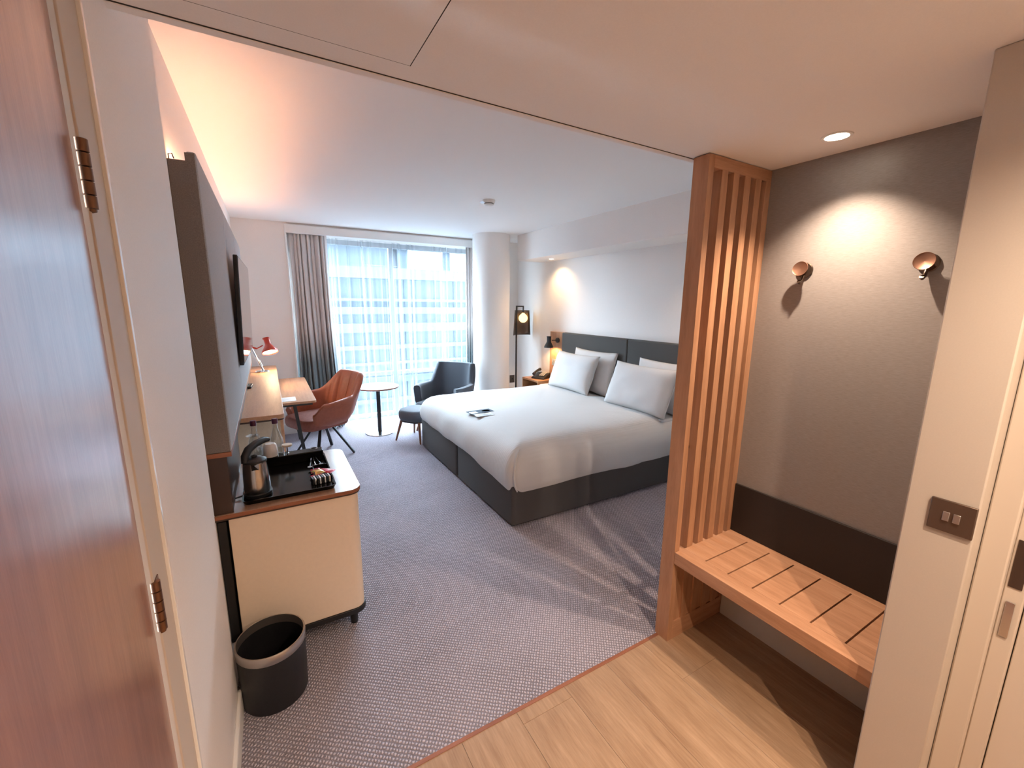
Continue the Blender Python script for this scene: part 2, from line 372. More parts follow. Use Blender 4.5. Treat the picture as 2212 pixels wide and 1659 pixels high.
# niche
wn = struct(MB().box(XN, 2.06, .39, 1.22, 0, ZH).build('wall_niche', 'niche_vinyl'), 'taupe textured wall of the bench niche')
struct(MB().box(XN-.025, XN, .40, 1.145, 0, .20).build('baseboard_niche', 'hall_wall', bevel=.003), 'beige skirting below the bench')
struct(MB().box(XR, 2.12, .255, .394, 0, ZH).build('wall_hall_right', 'hall_wall', bevel=.004), 'cream wall end holding the light switch')
struct(MB().box(1.75, 2.12, -1.7, .255, 0, ZH).build('wall_hall_right_near', 'hall_wall'), 'cream hall wall beyond the white doorway')
struct(MB().box(-.5, 2.12, -1.85, -1.7, 0, ZC).build('wall_back', 'hall_wall'), 'cream wall at the entrance end of the hall')

# door_1: brown connecting door in the hall's left wall
d1 = sempty('door_1', 'brown wood veneer door in a cream frame', (-.23, .918, 0))
MB().box(-.045, 0, -.86, 0, .008, 2.026).build('door_leaf', 'door_wood', d1, bevel=.002)
fr = MB().box(-.10, .008, .006, .105, 0, 2.16).build('jamb', 'jamb_paint', d1, bevel=.003)
MB().box(-.10, .008, -.888, .006, 2.032, 2.16).build('frame_head', 'white_gloss', d1, bevel=.003)
MB().box(-.10, .008, -.888, -.865, 0, 2.062).build('jamb', 'white_gloss', d1, bevel=.003)
MB().box(-.01, .0135, .104, .1165, 0, 2.16).build('bead', 'bead_sheen', d1, bevel=.001)
for z in (1.74, .99, .25):
    h = MB()
    for q in range(5): h.lathe([(.006,.0),(.0085,.001),(.0085,.019),(.006,.02)], 14, (.008,.012,z+q*.0205))
    hg = h.build('hinge', 'brass', d1, smooth=40)
    MB().box(.0075,.0095,.012,.034,z,z+.1025).build('hinge_leaf', 'brass', hg)
    MB().lathe([(.0,-.006),(.006,-.004),(.006,0)], 12, (.008,.012,z)).build('hinge_pin', 'brass', hg, smooth=40)
# door_2: white door frame at the right edge
d2 = sempty('door_2', 'white painted door frame beside the light switch', (1.57, .25, 0))
MB().box(0, .18, -.048, .004, 0, ZH).build('jamb', 'jamb_paint', d2, bevel=.004)
MB().box(.022, .18, -.085, -.048, 0, 2.08).build('door_stop', 'jamb_paint', d2, bevel=.003)
MB().box(.035, .075, -.96, -.087, .008, 2.06).build('door_leaf', 'jamb_paint', d2, bevel=.002)
MB().box(.0195, .0235, -.078, -.054, .90, 1.03).build('strike_plate', 'bronze', d2, bevel=.0006)
MB().box(.018, .0235, -.074, -.058, .76, .86).build('latch_keep', 'chrome', d2, bevel=.0006)

# window_1
w1 = sempty('window_1', 'tall daylight window behind sheer curtains', (0, 6.0, 0))
for nm, b in (('frame',(WX0,WX0+.06,-.03,.03,0,2.39)),('frame',(WX1-.06,WX1,-.03,.03,0,2.39)),('frame',(WX0+.06,WX1-.06,-.03,.03,2.33,2.39)),
              ('frame',(WX0+.06,WX1-.06,-.03,.03,0,.06)),('mullion',(1.50,1.555,-.03,.03,.06,2.33)),
              ('transom',(WX0+.06,1.50,-.03,.03,.60,.65)),('transom',(1.555,WX1-.06,-.03,.03,.60,.65))):
    MB().box(*b).build(nm, 'window_alu', w1, bevel=.003)
for b in ((WX0+.06,1.50,.65,2.33),(1.555,WX1-.06,.65,2.33),(WX0+.06,1.50,.06,.60),(1.555,WX1-.06,.06,.60)):
    MB().box(b[0],b[1],-.004,.004,b[2],b[3]).build('pane', 'window_glass', w1)

# ------------------------------------------------------------------ slatted divider and bench
dv = thing('slatted_divider', 'tall oak slatted screen rising beside the hall bench', 'screen', (1.54, 1.147, 0))
MB().box(0,.032,0,.073,0,2.182).build('post', 'oak_slat_z', dv, bevel=.001)
for x0, x1 in ((.085,.125),(.163,.201),(.240,.281),(.318,.358),(.392,.430)):
    MB().box(x0,x1,0,.073,.10,2.135).build('slat', 'oak_slat_z', dv, bevel=.001)
MB().box(.032,.430,0,.073,2.135,2.182).build('top_rail', 'oak_slat_x', dv, bevel=.001)
MB().box(.032,.430,.0,.073,0,.10).build('bottom_rail', 'oak_slat_x', dv, bevel=.001)
MB().box(.032,.430,.006,.060,.10,.47).build('kick_panel', 'oak_slat_z', dv)
for x0, x1 in ((.032,.085),(.125,.163),(.201,.240),(.281,.318),(.358,.392)):
    MB().tube([(x0,.050,.965),(x1,.050,.965)], .014, 12).build('dowel', 'black_matt', dv, smooth=40)
bn = thing('bench', 'oak hall bench with six dark slots cut in its seat', 'bench', (1.54, .394, 0))
slots = [1.033, .928, .823, .717, .609, .501]
# seat made as frame rails plus boards between the slots
ylo, yhi = .001, 1.1455-.394
MB().box(0,.065,ylo,yhi,.422,.48).build('front_rail', 'oak_slat_y', bn, bevel=.0012)
MB().box(.382,.429,ylo,yhi,.422,.48).build('back_rail', 'oak_slat_y', bn, bevel=.0012)
edges = [yhi]+[s-.394 for s in slots]+[ylo]
for i in range(len(edges)-1):
    MB().box(.065,.382,edges[i+1]+(.003 if i < len(slots) else 0),edges[i]-(.003 if i else 0),.424,.4798).build('seat_board', 'oak_slat_y', bn)
MB().box(.062,.385,ylo,yhi,.415,.424).build('underside', 'dark_brown', bn)
bp = tag(MB().box(XN-.012,XN-.0005,.396,1.1455,.481,.73).build('back_panel', 'bench_back', bevel=.001), 'dark brown kick panel on the wall above the bench', 'wall panel')
for yy, lab in ((.961,'bronze disc coat hook nearer the slatted screen'),(.576,'bronze disc coat hook nearer the light switch')):
    hk = thing('coat_hook', lab, 'hook', (XN, yy, 1.75), 0, 'coat hooks above the bench')
    M = Matrix.Rotation(-PI/2, 4, 'Y')
    MB().lathe([(0,0),(.030,0),(.031,.004),(.028,.008),(0,.009)], 28).xf(M).build('wall_plate', 'bronze', hk, smooth=40)
    MB().tube([(-.006,0,0),(-.034,0,.003)], [.012,.010], 14).build('stem', 'bronze', hk, smooth=40)
    M2 = Matrix.Translation((-.034,0,.003)) @ Matrix.Rotation(math.radians(-80), 4, 'Y')
    MB().lathe([(0,-.004),(.012,-.004),(.026,.004),(.030,.010),(.029,.0115),(.024,.0085),(0,.006)], 32).xf(M2).build('disc', 'copper', hk, smooth=50)
    MB().tube([(-.008,0,-.02),(-.020,0,-.045),(-.034,0,-.052),(-.042,0,-.046)], [.006,.006,.006,.007], 12).build('lower_prong', 'bronze', hk, smooth=40)
sw = thing('light_switch', 'bronze square double light switch on the cream wall', 'switch', (XR, .30, 1.065))
MB().box(-.007,0,-.043,.043,-.043,.043).build('plate', 'switch_bronze', sw, bevel=.002)
for yy in (-.010,.010):
    r_ = MB().box(-.0105,-.006,yy-.0065,yy+.0065,-.012,.012).xf(Matrix.Rotation(math.radians(6),4,'Y')).build('rocker', 'bin_band', sw, bevel=.001)

# ------------------------------------------------------------------ downlights
def downlight(label, x, y, z, r, power, cone, tgt=(0,0,-1), disc='lamp_disc', grp='recessed downlights', blend=.6, col=WARM):
    t = thing('downlight', label, 'downlight', (x,y,z), 0, grp)
    MB().lathe([(r,-.004),(r+.001,-.001),(r+.001,.0),(r*.8,.0),(r*.78,-.003)], 32, close=True).build('trim_ring', 'white_satin', t, smooth=40)
    MB().lathe([(0,-.0012),(r*.78,-.0012)], 32).build('lens', disc, t, fix=False)
    spot('downlight_beam', t, (0,0,-.012), tgt, power, col, cone, blend, .014)
    return t
downlight('bright recessed downlight above the bench', 1.775, .822, ZH, .046, NICHE_W, 108, blend=1.0)
downlight('recessed downlight in the hall ceiling nearest the entrance', 1.06, -.14, ZH, .046, HALL_W, 150, blend=1.0)
downlight('extra unseen downlight added at the back of the hall ceiling', .72, -1.0, ZH, .046, HALL_W*1.3, 150, blend=1.0)  # unseen extra lamp, added to fill the hall and the cabinet side
downlight('small recessed downlight in the soffit beside the floor lamp', 3.20, 4.56, 2.172, .036, SOFFIT_W, 135, (.02,0,-1), 'lamp_disc_small', blend=1.0, col=(1,.64,.32))
downlight('small recessed downlight in the soffit at the hall side of the bed', 3.20, 2.30, 2.172, .036, SOFFIT_W, 105, (.05,0,-1), 'lamp_disc_small', blend=1.0)

# ------------------------------------------------------------------ television wall
tp = thing('wall_panel', 'tall grey upholstered panel behind the television', 'wall panel', (XT, 1.97, 0))
PL = 2.95
MB().box(0,.055,0,PL,1.004,2.09).build('backing_box', 'panel_edge', tp, bevel=.002)
MB().box(.055,.085,0,1.05,1.004,2.122).build('fabric_panel', 'panel_fabric', tp, bevel=.008, seg=3)
MB().box(.055,.085,1.056,2.0,1.004,2.122).build('fabric_panel', 'panel_fabric', tp, bevel=.008, seg=3)
MB().box(.055,.085,2.006,PL,1.004,2.122).build('fabric_panel', 'panel_fabric', tp, bevel=.008, seg=3)
MB().box(.052,.0805,-.002,-.0003,1.006,2.116).build('fabric_return', 'panel_edge', tp)
MB().box(0,.084,-.004,PL,.985,1.004).build('lower_trim', 'edge_wood', tp, bevel=.001)
MB().box(0,.066,0,.62,.742,.985).build('splash_panel', 'dark_brown', tp, bevel=.001)
MB().box(0,.066,.62,PL,.90,.985).build('splash_panel', 'dark_brown', tp, bevel=.001)
MB().box(.010,.030,.03,PL-.03,2.0902,2.096).build('light_strip', 'led_glow', tp)
MB().tube([(.006,.004,2.085),(.006,.004,2.105),(.016,.004,2.108),(.020,.006,2.092)], .002, 8).build('strip_cable', 'black_matt', tp)
tv = thing('television', 'flat black television on the grey wall panel', 'television', (-.143, 2.98, 1.224), math.radians(-.9))
tv.rotation_euler = (0, math.radians(2.2), math.radians(-.9))
MB().box(-.022,.0,0,1.14,0,.645).build('housing', 'black_matt', tv, bevel=.004)
MB().box(-.001,.0022,.008,1.132,.014,.637).build('screen', 'black_gloss', tv, bevel=.001)
MB().box(-.030,-.020,.35,.80,.05,.50).build('wall_bracket', 'black_metal', tv)

# minibar cabinet
cb = thing('minibar_cabinet', 'cream minibar cabinet with rounded corners under the tea tray', 'cabinet', (XT, 1.97, 0))
def half_round(x0, x1, y0, y1, r, n=8):
    out = [(x0,y0)]
    out += [(x1-r+r*math.sin(PI/2*k/n), y0+r-r*math.cos(PI/2*k/n)) for k in range(n+1)]
    out += [(x1-r+r*math.cos(PI/2*k/n), y1-r+r*math.sin(PI/2*k/n)) for k in range(n+1)]
    return out+[(x0,y1)]
MB().prism(half_round(.045,.563,.0,.62,.05), .115, .716).build('body', 'cream_laminate', cb, bevel=.003, smooth=40)
MB().prism(half_round(.0,.572,-.008,.628,.055), .716, .7235).build('top_edge_lower', 'dark_brown', cb, smooth=40)
MB().prism(half_round(.0,.576,-.012,.632,.058), .7235, .740).build('top_edge', 'edge_wood', cb, bevel=.002, smooth=40)
MB().prism(half_round(.002,.573,-.0105,.629,.056), .740, .7418).build('top_surface', 'top_wood', cb, smooth=40)
MB().prism(half_round(.045,.568,-.005,.625,.055), .088, .115).build('plinth', 'black_matt', cb, bevel=.002, smooth=40)
for lx, ly in ((.09,.05),(.51,.05),(.09,.57),(.51,.57)):
    MB().lathe([(.015,.006),(.017,.01),(.021,.088)], 16, (lx,ly,0)).build('leg', 'black_matt', cb, smooth=40)
MB().box(.563,.566,.30,.305,.14,.70).build('door_gap', 'dark_gap', cb)
bf = tag(MB().box(XT+.002,XT+.035,1.99,2.55,.10,.70).build('gap_shade', 'black_matt', bevel=.003), 'black filler standing for shade in the gap behind the minibar', 'minibar')  # black slab put in for the shade of the recess behind the cabinet

# shelf unit and desk
sh = thing('wall_shelf', 'long oak console shelf under the television', 'shelf', (XT, 2.97, 0))
MB().prism(half_round(.0,.298,0,2.44,.035), .872, .900).build('shelf_top', 'shelf_wood', sh, bevel=.002, smooth=40)
MB().prism(half_round(.0,.296,.002,2.438,.035), .862, .872).build('shelf_underside', 'dark_brown', sh, smooth=40)
MB().box(.03,.272,.03,.05,.006,.862).build('end_panel', 'end_panel', sh, bevel=.001)
MB().box(.272,.290,.03,.05,.006,.862).build('end_edge', 'shelf_wood', sh, bevel=.001)
MB().box(.0,.04,.05,1.0,.70,.862).build('back_rail', 'end_panel', sh)
dk = thing('desk', 'oak writing desk tucked against the console shelf', 'desk', (XT, 4.04, 0))
MB().prism(half_round(.02,.575,0,1.37,.025), .722, .742).build('desk_top', 'shelf_wood', dk, bevel=.0015, smooth=40)
MB().box(.05,.545,.03,.05,.70,.722).build('rail', 'black_metal', dk)
MB().box(.05,.545,1.32,1.34,.70,.722).build('rail', 'black_metal', dk)
for yy in (.04, 1.33):
    MB().bar((.40,yy,.71),(.475,yy,.012),.028,.028).build('leg', 'black_metal', dk, bevel=.002)
    MB().bar((.12,yy,.71),(.075,yy,.012),.028,.028).build('leg', 'black_metal', dk, bevel=.002)
tag(MB().prism(rrect(.105,.15,.004), 0, .0018).build('paper_sheet', 'paper'), 'white printed sheet lying on the desk', 'paper').location = (.085, 4.19, .7425)
po_ = bpy.data.objects['paper_sheet']; po_.scale = (.75,.62,1)
for i in range(4):
    MB().box(-.07,.05-.02*(i % 2),-.08+i*.045,-.075+i*.045,.0018,.0020).build('print_line', 'socket_grey', po_)
rm = thing('remote_control', 'dark television remote lying on the console shelf', 'remote', (-.178, 4.08, .9005), math.radians(-4))
MB().prism(rrect(.024,.085,.014,cy=.0), 0, .017).build('body', 'black_metal', rm, bevel=.004, smooth=40)
for i in range(4):
    for j in range(3):
        MB().lathe([(.004,.017),(.0035,.0185),(0,.0187)], 10, (-.012+j*.012,-.04+i*.022,0)).build('button', 'socket_grey', rm)

# desk lamp
dl = thing('desk_lamp', 'red anglepoise style desk lamp glowing on the console shelf', 'lamp', (-.085, 4.93, .9005))
MB().lathe([(.062,0),(.064,.006),(.060,.014),(.02,.018),(.012,.03),(0,.031)], 32).build('base', 'chrome', dl, smooth=40)
el = Vector((-.085,.05,.262))
MB().tube([(.006,-.014,.02),el+Vector((0,-.014,0))], .0085, 12).build('lower_arm', 'chrome', dl, smooth=40)
MB().tube([(.006,.014,.02),el+Vector((0,.014,0))], .0085, 12).build('lower_arm', 'chrome', dl, smooth=40)
MB().tube([(.0,0,.06),(-.022,.01,.12)], .009, 12).build('spring', 'steel', dl, smooth=40)
MB().tube([el+Vector((0,-.022,0)),el+Vector((0,.022,0))], .011, 14).build('elbow', 'chrome', dl, smooth=40)
ua = Vector((.025,.03,.268)); kn = Vector((-.03,.04,.235))
MB().bar(el+Vector((.0,0,-.005)), kn, .020, .016).build('red_fork', 'red_enamel', dl, bevel=.003)
MB().tube([kn, ua], .0055, 12).build('upper_arm', 'red_enamel', dl, smooth=40)
shp = MB().lathe([(.070,-.075),(.071,-.073),(.066,-.055),(.045,-.025),(.030,.0),(.026,.012),(.027,.055),(.033,.070),(.030,.071),(.024,.055),(.023,.012),(.027,.0),(.042,-.026),(.063,-.056),(.068,-.075)], 40, close=True)
Ms = Matrix.Translation((.072,.03,.268)) @ Matrix.Rotation(math.radians(-10),4,'Y') @ Matrix.Rotation(math.radians(-24),4,'X') @ Matrix.Scale(1.08,4)
shp.xf(Ms).build('shade', 'red_enamel', dl, smooth=50)
MB().lathe([(0,-.060),(.060,-.060),(.060,-.068),(0,-.069)], 32).xf(Ms).build('diffuser', 'desk_bulb', dl, smooth=40)
MB().lathe([(.0,.066),(.026,.066)], 24).xf(Ms).build('shade_cap', 'red_enamel', dl)
spot('desk_lamp_beam', dl, tuple(Ms @ Vector((0,0,-.072))), (.10,.06,-1), DESK_W, (1,.62,.30), 150, .5, .04)

# ------------------------------------------------------------------ tub chairs
def tub_shell(a, b, zbase, zback, zarm, thick, rake, th0, n=72, chan=0, expo=2.6, flare=.05, slope=(38,75), front_drop=.03):
    """closed loft of cross-sections around the back; front is +X, back is -X"""
    rings = []
    for i in range(n+1):
        th = -th0+2*th0*i/n; d = abs(math.degrees(th))
        c, s = math.cos(th), math.sin(th)
        ex = 2/expo
        px = -a*math.copysign(abs(c)**ex, c); py = b*math.copysign(abs(s)**ex, s)
        nx, ny = -c, s; L = math.hypot(nx, ny); nx /= L; ny /= L
        h = zarm+(zback-zarm)*(1-sm(slope[0], slope[1], d))-front_drop*sm(90, math.degrees(th0), d)
        ch = .008*abs(math.sin(chan*th)) if chan and d < 70 else .008*(chan > 0)
        ring = []
        for t, off in ((0,-.13),(.06,-.07),(.16,-.02),(.4,0.0),(.7,.0),(.93,0)):
            z = zbase+(h-zbase)*t
            rk = rake*max(0,(z-.42))*(1-sm(50,100,d)); o = off+flare*(t-.4)*.9
            ring.append((px+nx*o-rk, py+ny*o, z))
        for q in range(1, 4):
            ang = PI*q/4; o = -thick/2+thick/2*math.cos(ang); z = h-.0+(.022)*math.sin(ang)-.01
            rk = rake*max(0,(z-.42))*(1-sm(50,100,d)); ring.append((px+nx*(o+flare*.54)-rk, py+ny*(o+flare*.54), z))
        for t in (.93,.7,.4,.1):
            z = zbase+(h-zbase)*t; o = -thick+ch*(1 if t < .93 else .3)+flare*(t-.4)*.9-(.05 if t < .2 else 0)
            rk = rake*max(0,(z-.42))*(1-sm(50,100,d)); ring.append((px+nx*o-rk, py+ny*o, z))
        rings.append(ring)
    return MB().loops(rings, True, True, True)
def soft_slab(hx, hy, z0, z1, r, puff=.015, cx=0, cy=0, n=8):
    rings = []
    T = z1-z0
    for k in range(9):
        a = -PI/2+PI*k/8; o = (math.cos(a)-1)*min(.028,T*.5); z = (z0+z1)/2+math.sin(a)*T/2
        rings.append([(x,y,z) for x,y in rrect(hx+o, hy+o, max(.01,r+o), n, cx, cy)])
    for q in (.75,.5,.25):
        rings.append([(cx+(x-cx)*q, cy+(y-cy)*q, z1+puff*(1-q*q)) for x,y in rrect(hx-.028, hy-.028, max(.01,r-.028), n, cx, cy)])
    return MB().loops(rings)
oc = thing('desk_chair', 'terracotta leather tub chair on four splayed black legs', 'chair', (.415, 4.70, .006), PI+math.radians(25))
def bucket(th, t, inner, chan=True):
    """point on the tub: th angle from the back, t 0..1 height fraction"""
    a, b, zb, th0 = .275, .295, .345, 136
    d = abs(math.degrees(th)); c, s_ = math.cos(th), math.sin(th); ex = 2/2.5
    px = -a*math.copysign(abs(c)**ex, c); py = b*math.copysign(abs(s_)**ex, s_)
    h = .505+.10*(1-sm(112,th0,d))+.035*(1-sm(70,112,d))+.215*(1-sm(26,72,d))
    z = zb+(h-zb)*t
    low = (1-min(1,t/.35))**2
    o = -.10*low+.05*t
    if inner:
        o = -.052+.05*t-.03*(1-min(1,t/.3))
        if chan and d < 58: o -= .022*abs(math.sin(th*180/PI/58*PI*2.5))**.7*(1-sm(44,58,d))*(1-sm(.86,1,t))
    rk = .27*max(0, z-.44)*(1-sm(45,105,d))
    return (px-c*o-rk, py+s_*o, z)
rings = []; NN = 120
for i in range(NN+1):
    th = math.radians(-136+272*i/NN)
    ring = [bucket(th, t, False) for t in (0,.08,.18,.3,.45,.6,.75,.88,.97)]
    p, q = Vector(bucket(th,.97,False)), Vector(bucket(th,.97,True)); mid = (p+q)/2
    for f in (.2,.5,.8):
        ring.append(tuple(p.lerp(q,f)+Vector((0,0,.022*math.sin(PI*f)))))
    ring += [bucket(th, t, True) for t in (.97,.88,.78,.66,.54,.42,.3,.15)]
    rings.append(ring)
shell = MB().loops(rings, True, True, True).build('shell', 'leather', oc, smooth=60)
for k in range(-2, 3):
    if k == 0: pass
    th = math.radians(58/2.5*k)
    MB().tube([Vector(bucket(th, t, True, False))+Vector((math.cos(th)*.002, -math.sin(th)*.002, 0)) for t in (.34,.45,.6,.75,.86)], .0022, 6).build('stitching', 'thread', shell)
soft_slab(.255,.250,.345,.455,.12,.016,cx=.055).build('seat_cushion', 'leather_dark', oc, smooth=50)
MB().lathe([(.05,.35),(.06,.38),(.06,.40)], 20).build('swivel_hub', 'black_metal', oc, smooth=40)
for k in range(4):
    a = math.radians(45+90*k)
    MB().bar((.05*math.cos(a),.05*math.sin(a),.375),(.30*math.cos(a),.30*math.sin(a),.006),.030,.020).build('leg', 'black_metal', oc, bevel=.002)

ac = thing('armchair', 'dark grey upholstered armchair between window and bed', 'chair', (1.90, 5.03, .006), PI+math.radians(38))
tub_shell(.30,.345,.26,.815,.565,.085,.20,math.radians(128),slope=(44,70),flare=.03,front_drop=.0,expo=3.2).build('shell', 'armchair_fabric', ac, smooth=50)
soft_slab(.27,.255,.25,.375,.06,.02,cx=.05).build('seat_cushion', 'armchair_fabric', ac, smooth=50)
MB().box(-.22,.26,-.25,.25,.235,.275).build('seat_frame', 'charcoal_fabric', ac, bevel=.01)
for sx, sy in ((1,1),(1,-1),(-1,1),(-1,-1)):
    MB().tube([(sx*.20,sy*.19,.25),(sx*.27,sy*.25,0)], [.019,.011], 12).build('leg', 'walnut_leg', ac, smooth=40)
fs = thing('footstool', 'small grey footstool at the far foot corner of the bed', 'footstool', (1.445, 4.762, .006), math.radians(36))
soft_slab(.185,.185,.245,.372,.13,.014).build('cushion', 'stool_fabric', fs, smooth=50)
MB().prism(rrect(.155,.155,.10), .228, .25).build('frame', 'charcoal_fabric', fs, smooth=40)
for sx, sy in ((1,1),(1,-1),(-1,1),(-1,-1)):
    MB().tube([(sx*.125,sy*.125,.24),(sx*.175,sy*.175,0)], [.017,.010], 12).build('leg', 'walnut_leg', fs, smooth=40)
rtb = thing('side_table', 'round pedestal table standing before the sheer curtains', 'table', (1.11, 5.22, .006))
MB().lathe([(0,.570),(.240,.570),(.247,.574),(.250,.583),(.247,.591),(.243,.594)], 56).build('table_top', 'top_wood', rtb, smooth=40)
MB().lathe([(.2432,.573),(.2512,.576),(.2516,.584),(.2512,.590),(.2432,.592)], 56, close=True).build('edge_band', 'edge_wood', rtb, smooth=40)
MB().lathe([(.024,.010),(.024,.565),(.06,.570)], 28).build('pedestal', 'black_metal', rtb, smooth=40)
MB().lathe([(.176,0),(.178,.004),(.172,.010),(.03,.014),(0,.014)], 56).build('base', 'chrome', rtb, smooth=40)

# ------------------------------------------------------------------ curtains
def drape(name, label, mat_, x0, x1, yc, ztop, folds, amp, flare=0, seed=0, zb=.012, nx=220, nz=40, solid=.003, bottom_wave=0, grp=None, noise_amp=.35, lean=0):
    rnd = random.Random(seed); ph = [rnd.uniform(0, 6.28) for _ in range(8)]
    def fn(u, v):
        z = ztop+(zb-ztop)*v
        uu = u+.02*math.sin(2*PI*u*3+ph[0])+.012*math.sin(2*PI*u*7+ph[1])
        am = amp*(.55+.6*v)*(1+noise_amp*math.sin(2*PI*u*2.3+ph[2])+noise_amp*.6*math.sin(2*PI*u*5.1+ph[3]))
        y = yc+am*math.sin(2*PI*folds*uu+.5*math.sin(v*2+ph[4]+u*9))+amp*.35*math.sin(2*PI*folds*2.07*uu+ph[5])*v
        x = x0+(x1-x0)*u+flare*(u-lean)*v*v+.006*math.sin(2*PI*folds*uu+1.3)
        return (x, y, z+bottom_wave*math.sin(2*PI*u*4+ph[6])*v)
    o = MB().grid(fn, nx, nz).build(name, mat_, smooth=80, fix=False)
    if solid:
        md = o.modifiers.new('s','SOLIDIFY'); md.thickness = solid
    return tag(o, label, 'curtain', grp)
drape('curtain', 'heavy grey to teal drape hanging beside the desk', 'drape_fabric', .274, .70, 5.725, 2.395, 9, .040, .07, 3, grp='window drapes')
drape('curtain', 'narrow grey to teal drape showing beside the pillar', 'drape_fabric', 2.53, 2.76, 5.74, 2.395, 4, .030, .0, 5, nx=120, grp='window drapes')
drape('sheer_curtain', 'white sheer curtain half on the desk side of the window', 'sheer_fabric', .62, 1.62, 5.845, 2.392, 10, .026, .02, 11, solid=0, nx=420, grp='sheer curtains', zb=.014, noise_amp=.5)
drape('sheer_curtain', 'white sheer curtain half on the pillar side of the window', 'sheer_fabric', 1.60, 2.74, 5.910, 2.392, 11, .026, .0, 17, solid=0, nx=420, grp='sheer curtains', zb=.014, noise_amp=.5)

# ------------------------------------------------------------------ bed
BX0, BX1, BY0, BY1 = 1.405, 3.29, 2.405, 4.465
bd = thing('bed', 'wide divan bed on a charcoal base made up in white', 'bed', (BX0, BY0, 0))
LX, LY = BX1-BX0, BY1-BY0
for y0, y1 in ((0, LY/2-.008),(LY/2+.008, LY)):
    MB().prism([(x,y) for x,y in rrect(LX/2,(y1-y0)/2,.03,5,LX/2,(y0+y1)/2)],.022,.335).build('divan_base', 'charcoal_fabric', bd, bevel=.010, seg=3)
MB().box(.03,LX,LY/2-.01,LY/2+.01,.03,.30).build('divan_gap', 'dark_gap', bd)
for fx in (.08, LX-.08):
    for fy in (.08, LY-.08):
        MB().lathe([(.02,.006),(.02,.03)], 12, (fx,fy,0)).build('glide', 'black_matt', bd)
MB().prism(rrect(LX/2-.02,LY/2-.02,.08,cx=LX/2,cy=LY/2), .335, .55).build('mattress', 'pillow_cotton', bd, bevel=.03, seg=3)
def duvet():
    rings = []; n = 14; hx, hy = LX/2, LY/2
    prof = [(-.86,.607),(-.6,.615),(-.35,.618),(-.2,.614),(-.13,.604),(-.08,.588),(-.04,.563),(-.008,.53),(.014,.49),(.026,.445),(.028,.40),(.022,.35),(.012,.318),(.004,.302)]
    for o, z in prof:
        r = max(.015, .085+o*.6) if o > -.11 else .02
        base = []
        pts = rrect(hx+o-.01, hy+o, r, 8, hx-.01, hy)
        # densify straight runs
        dense = []
        for i, p in enumerate(pts):
            q = pts[(i+1) % len(pts)]; L = 24 if math.hypot(q[0]-p[0], q[1]-p[1]) > .25 or (o < -.5 and i % 9 == 8) else 1
            for k in range(L): dense.append((p[0]+(q[0]-p[0])*k/L, p[1]+(q[1]-p[1])*k/L))
        for x, y in dense:
            dz = .010*noise.noise(Vector((x*2.2, y*2.2, 1.5)))+.004*noise.noise(Vector((x*7, y*7, 4)))
            side = sm(.58,.45,z); s_ = .012*noise.noise(Vector((x*5, y*5, z*3)))*side
            cx, cy = x-hx, y-hy
            zz = z+dz*(1-side*.6)
            # hem height varies: lower on the near side, higher along the foot
            hem = sm(.42,.30,z)
            zz += hem*(-.028*(1-sm(-.05,.35,y)) + .030*(1-sm(-.02,.5,x))*sm(.2,.9,y) + .010*noise.noise(Vector((x*2,y*2,9))))
            base.append((x+s_*math.copysign(1,cx)*(abs(cx)/hx)**6, y+s_*math.copysign(1,cy)*(abs(cy)/hy)**6, zz))
        rings.append(base)
    m = min(len(r) for r in rings); rings = [r for r in rings if len(r) == len(rings[-1])]
    return MB().loops(rings, True, True, False)
dv_ = duvet().build('duvet', 'duvet_cotton', bd, smooth=60)
MB().tube([(.075,.035,.585),(.035,.012,.54),(.012,-.008,.47),(.004,-.012,.40),(.012,-.010,.335),(.030,-.012,.290)],[.004,.008,.009,.009,.008,.005],10).build('corner_seam','duvet_cotton',bd,smooth=60)
MB().box(LX-.34,LX-.01,.05,LY-.05,.545,.598).build('under_sheet', 'pillow_cotton', bd, bevel=.02, seg=3)
def pillow(label, y0, y1, xb, zb, h, tilt, seed, t=.085):
    o = thing('pillow', label, 'pillow', (xb, (y0+y1)/2, zb), 0, 'white pillows')
    hw = (y1-y0)/2; vs = MB(); 
    def side(sgn):
        def fn(u, v):
            a, b = 2*u-1, 2*v-1
            th = ((1-abs(a)**3.2)*(1-abs(b)**3.2))
            th = max(0, th)**.55
            pin = 1-.06*(1-abs(b)**2)*abs(a)**4; pin2 = 1-.07*(1-abs(a)**2)*abs(b)**4
            wv = .010*noise.noise(Vector((a*2.3+seed, b*2.3, 1)))+.004*noise.noise(Vector((a*6+seed, b*6, 7)))
            return (sgn*(t*th+wv*min(1,th*2)), a*hw*pin, h*(b*pin2+1)/2)
        return fn
    vs.grid(side(1), 28, 22); vs.grid(side(-1), 28, 22)
    vs.xf(Matrix.Rotation(math.radians(tilt),4,'Y'))
    ob = vs.build('pillowcase', 'pillow_cotton', o, smooth=70)
    wl = ob.modifiers.new('w','WELD'); wl.merge_threshold = .0008
    MB().tube([Vector((0, s_*hw*.97, h*q)) for s_, q in ((-1,.06),(-1,.5),(-1,.94))], .003, 6).xf(Matrix.Rotation(math.radians(tilt),4,'Y')).build('piping', 'pillow_cotton', o)
    return o
pillow('front pillow of the pair on the window side of the bed', 3.49, 4.25, 2.975, .612, .46, 21, 1)
pillow('pillow leaning on the headboard behind the window side pillow', 3.36, 4.10, 3.145, .606, .50, 16, 2, .06)
pillow('front pillow of the pair beside the slatted screen', 2.42, 3.21, 2.95, .610, .46, 22, 3)
pillow('pillow leaning on the headboard nearest the slatted screen', 2.30, 3.04, 3.140, .606, .49, 15, 4, .06)
hb = thing('headboard', 'charcoal upholstered headboard with vertical seam and oak end panel', 'headboard', (XW, 0, 0))
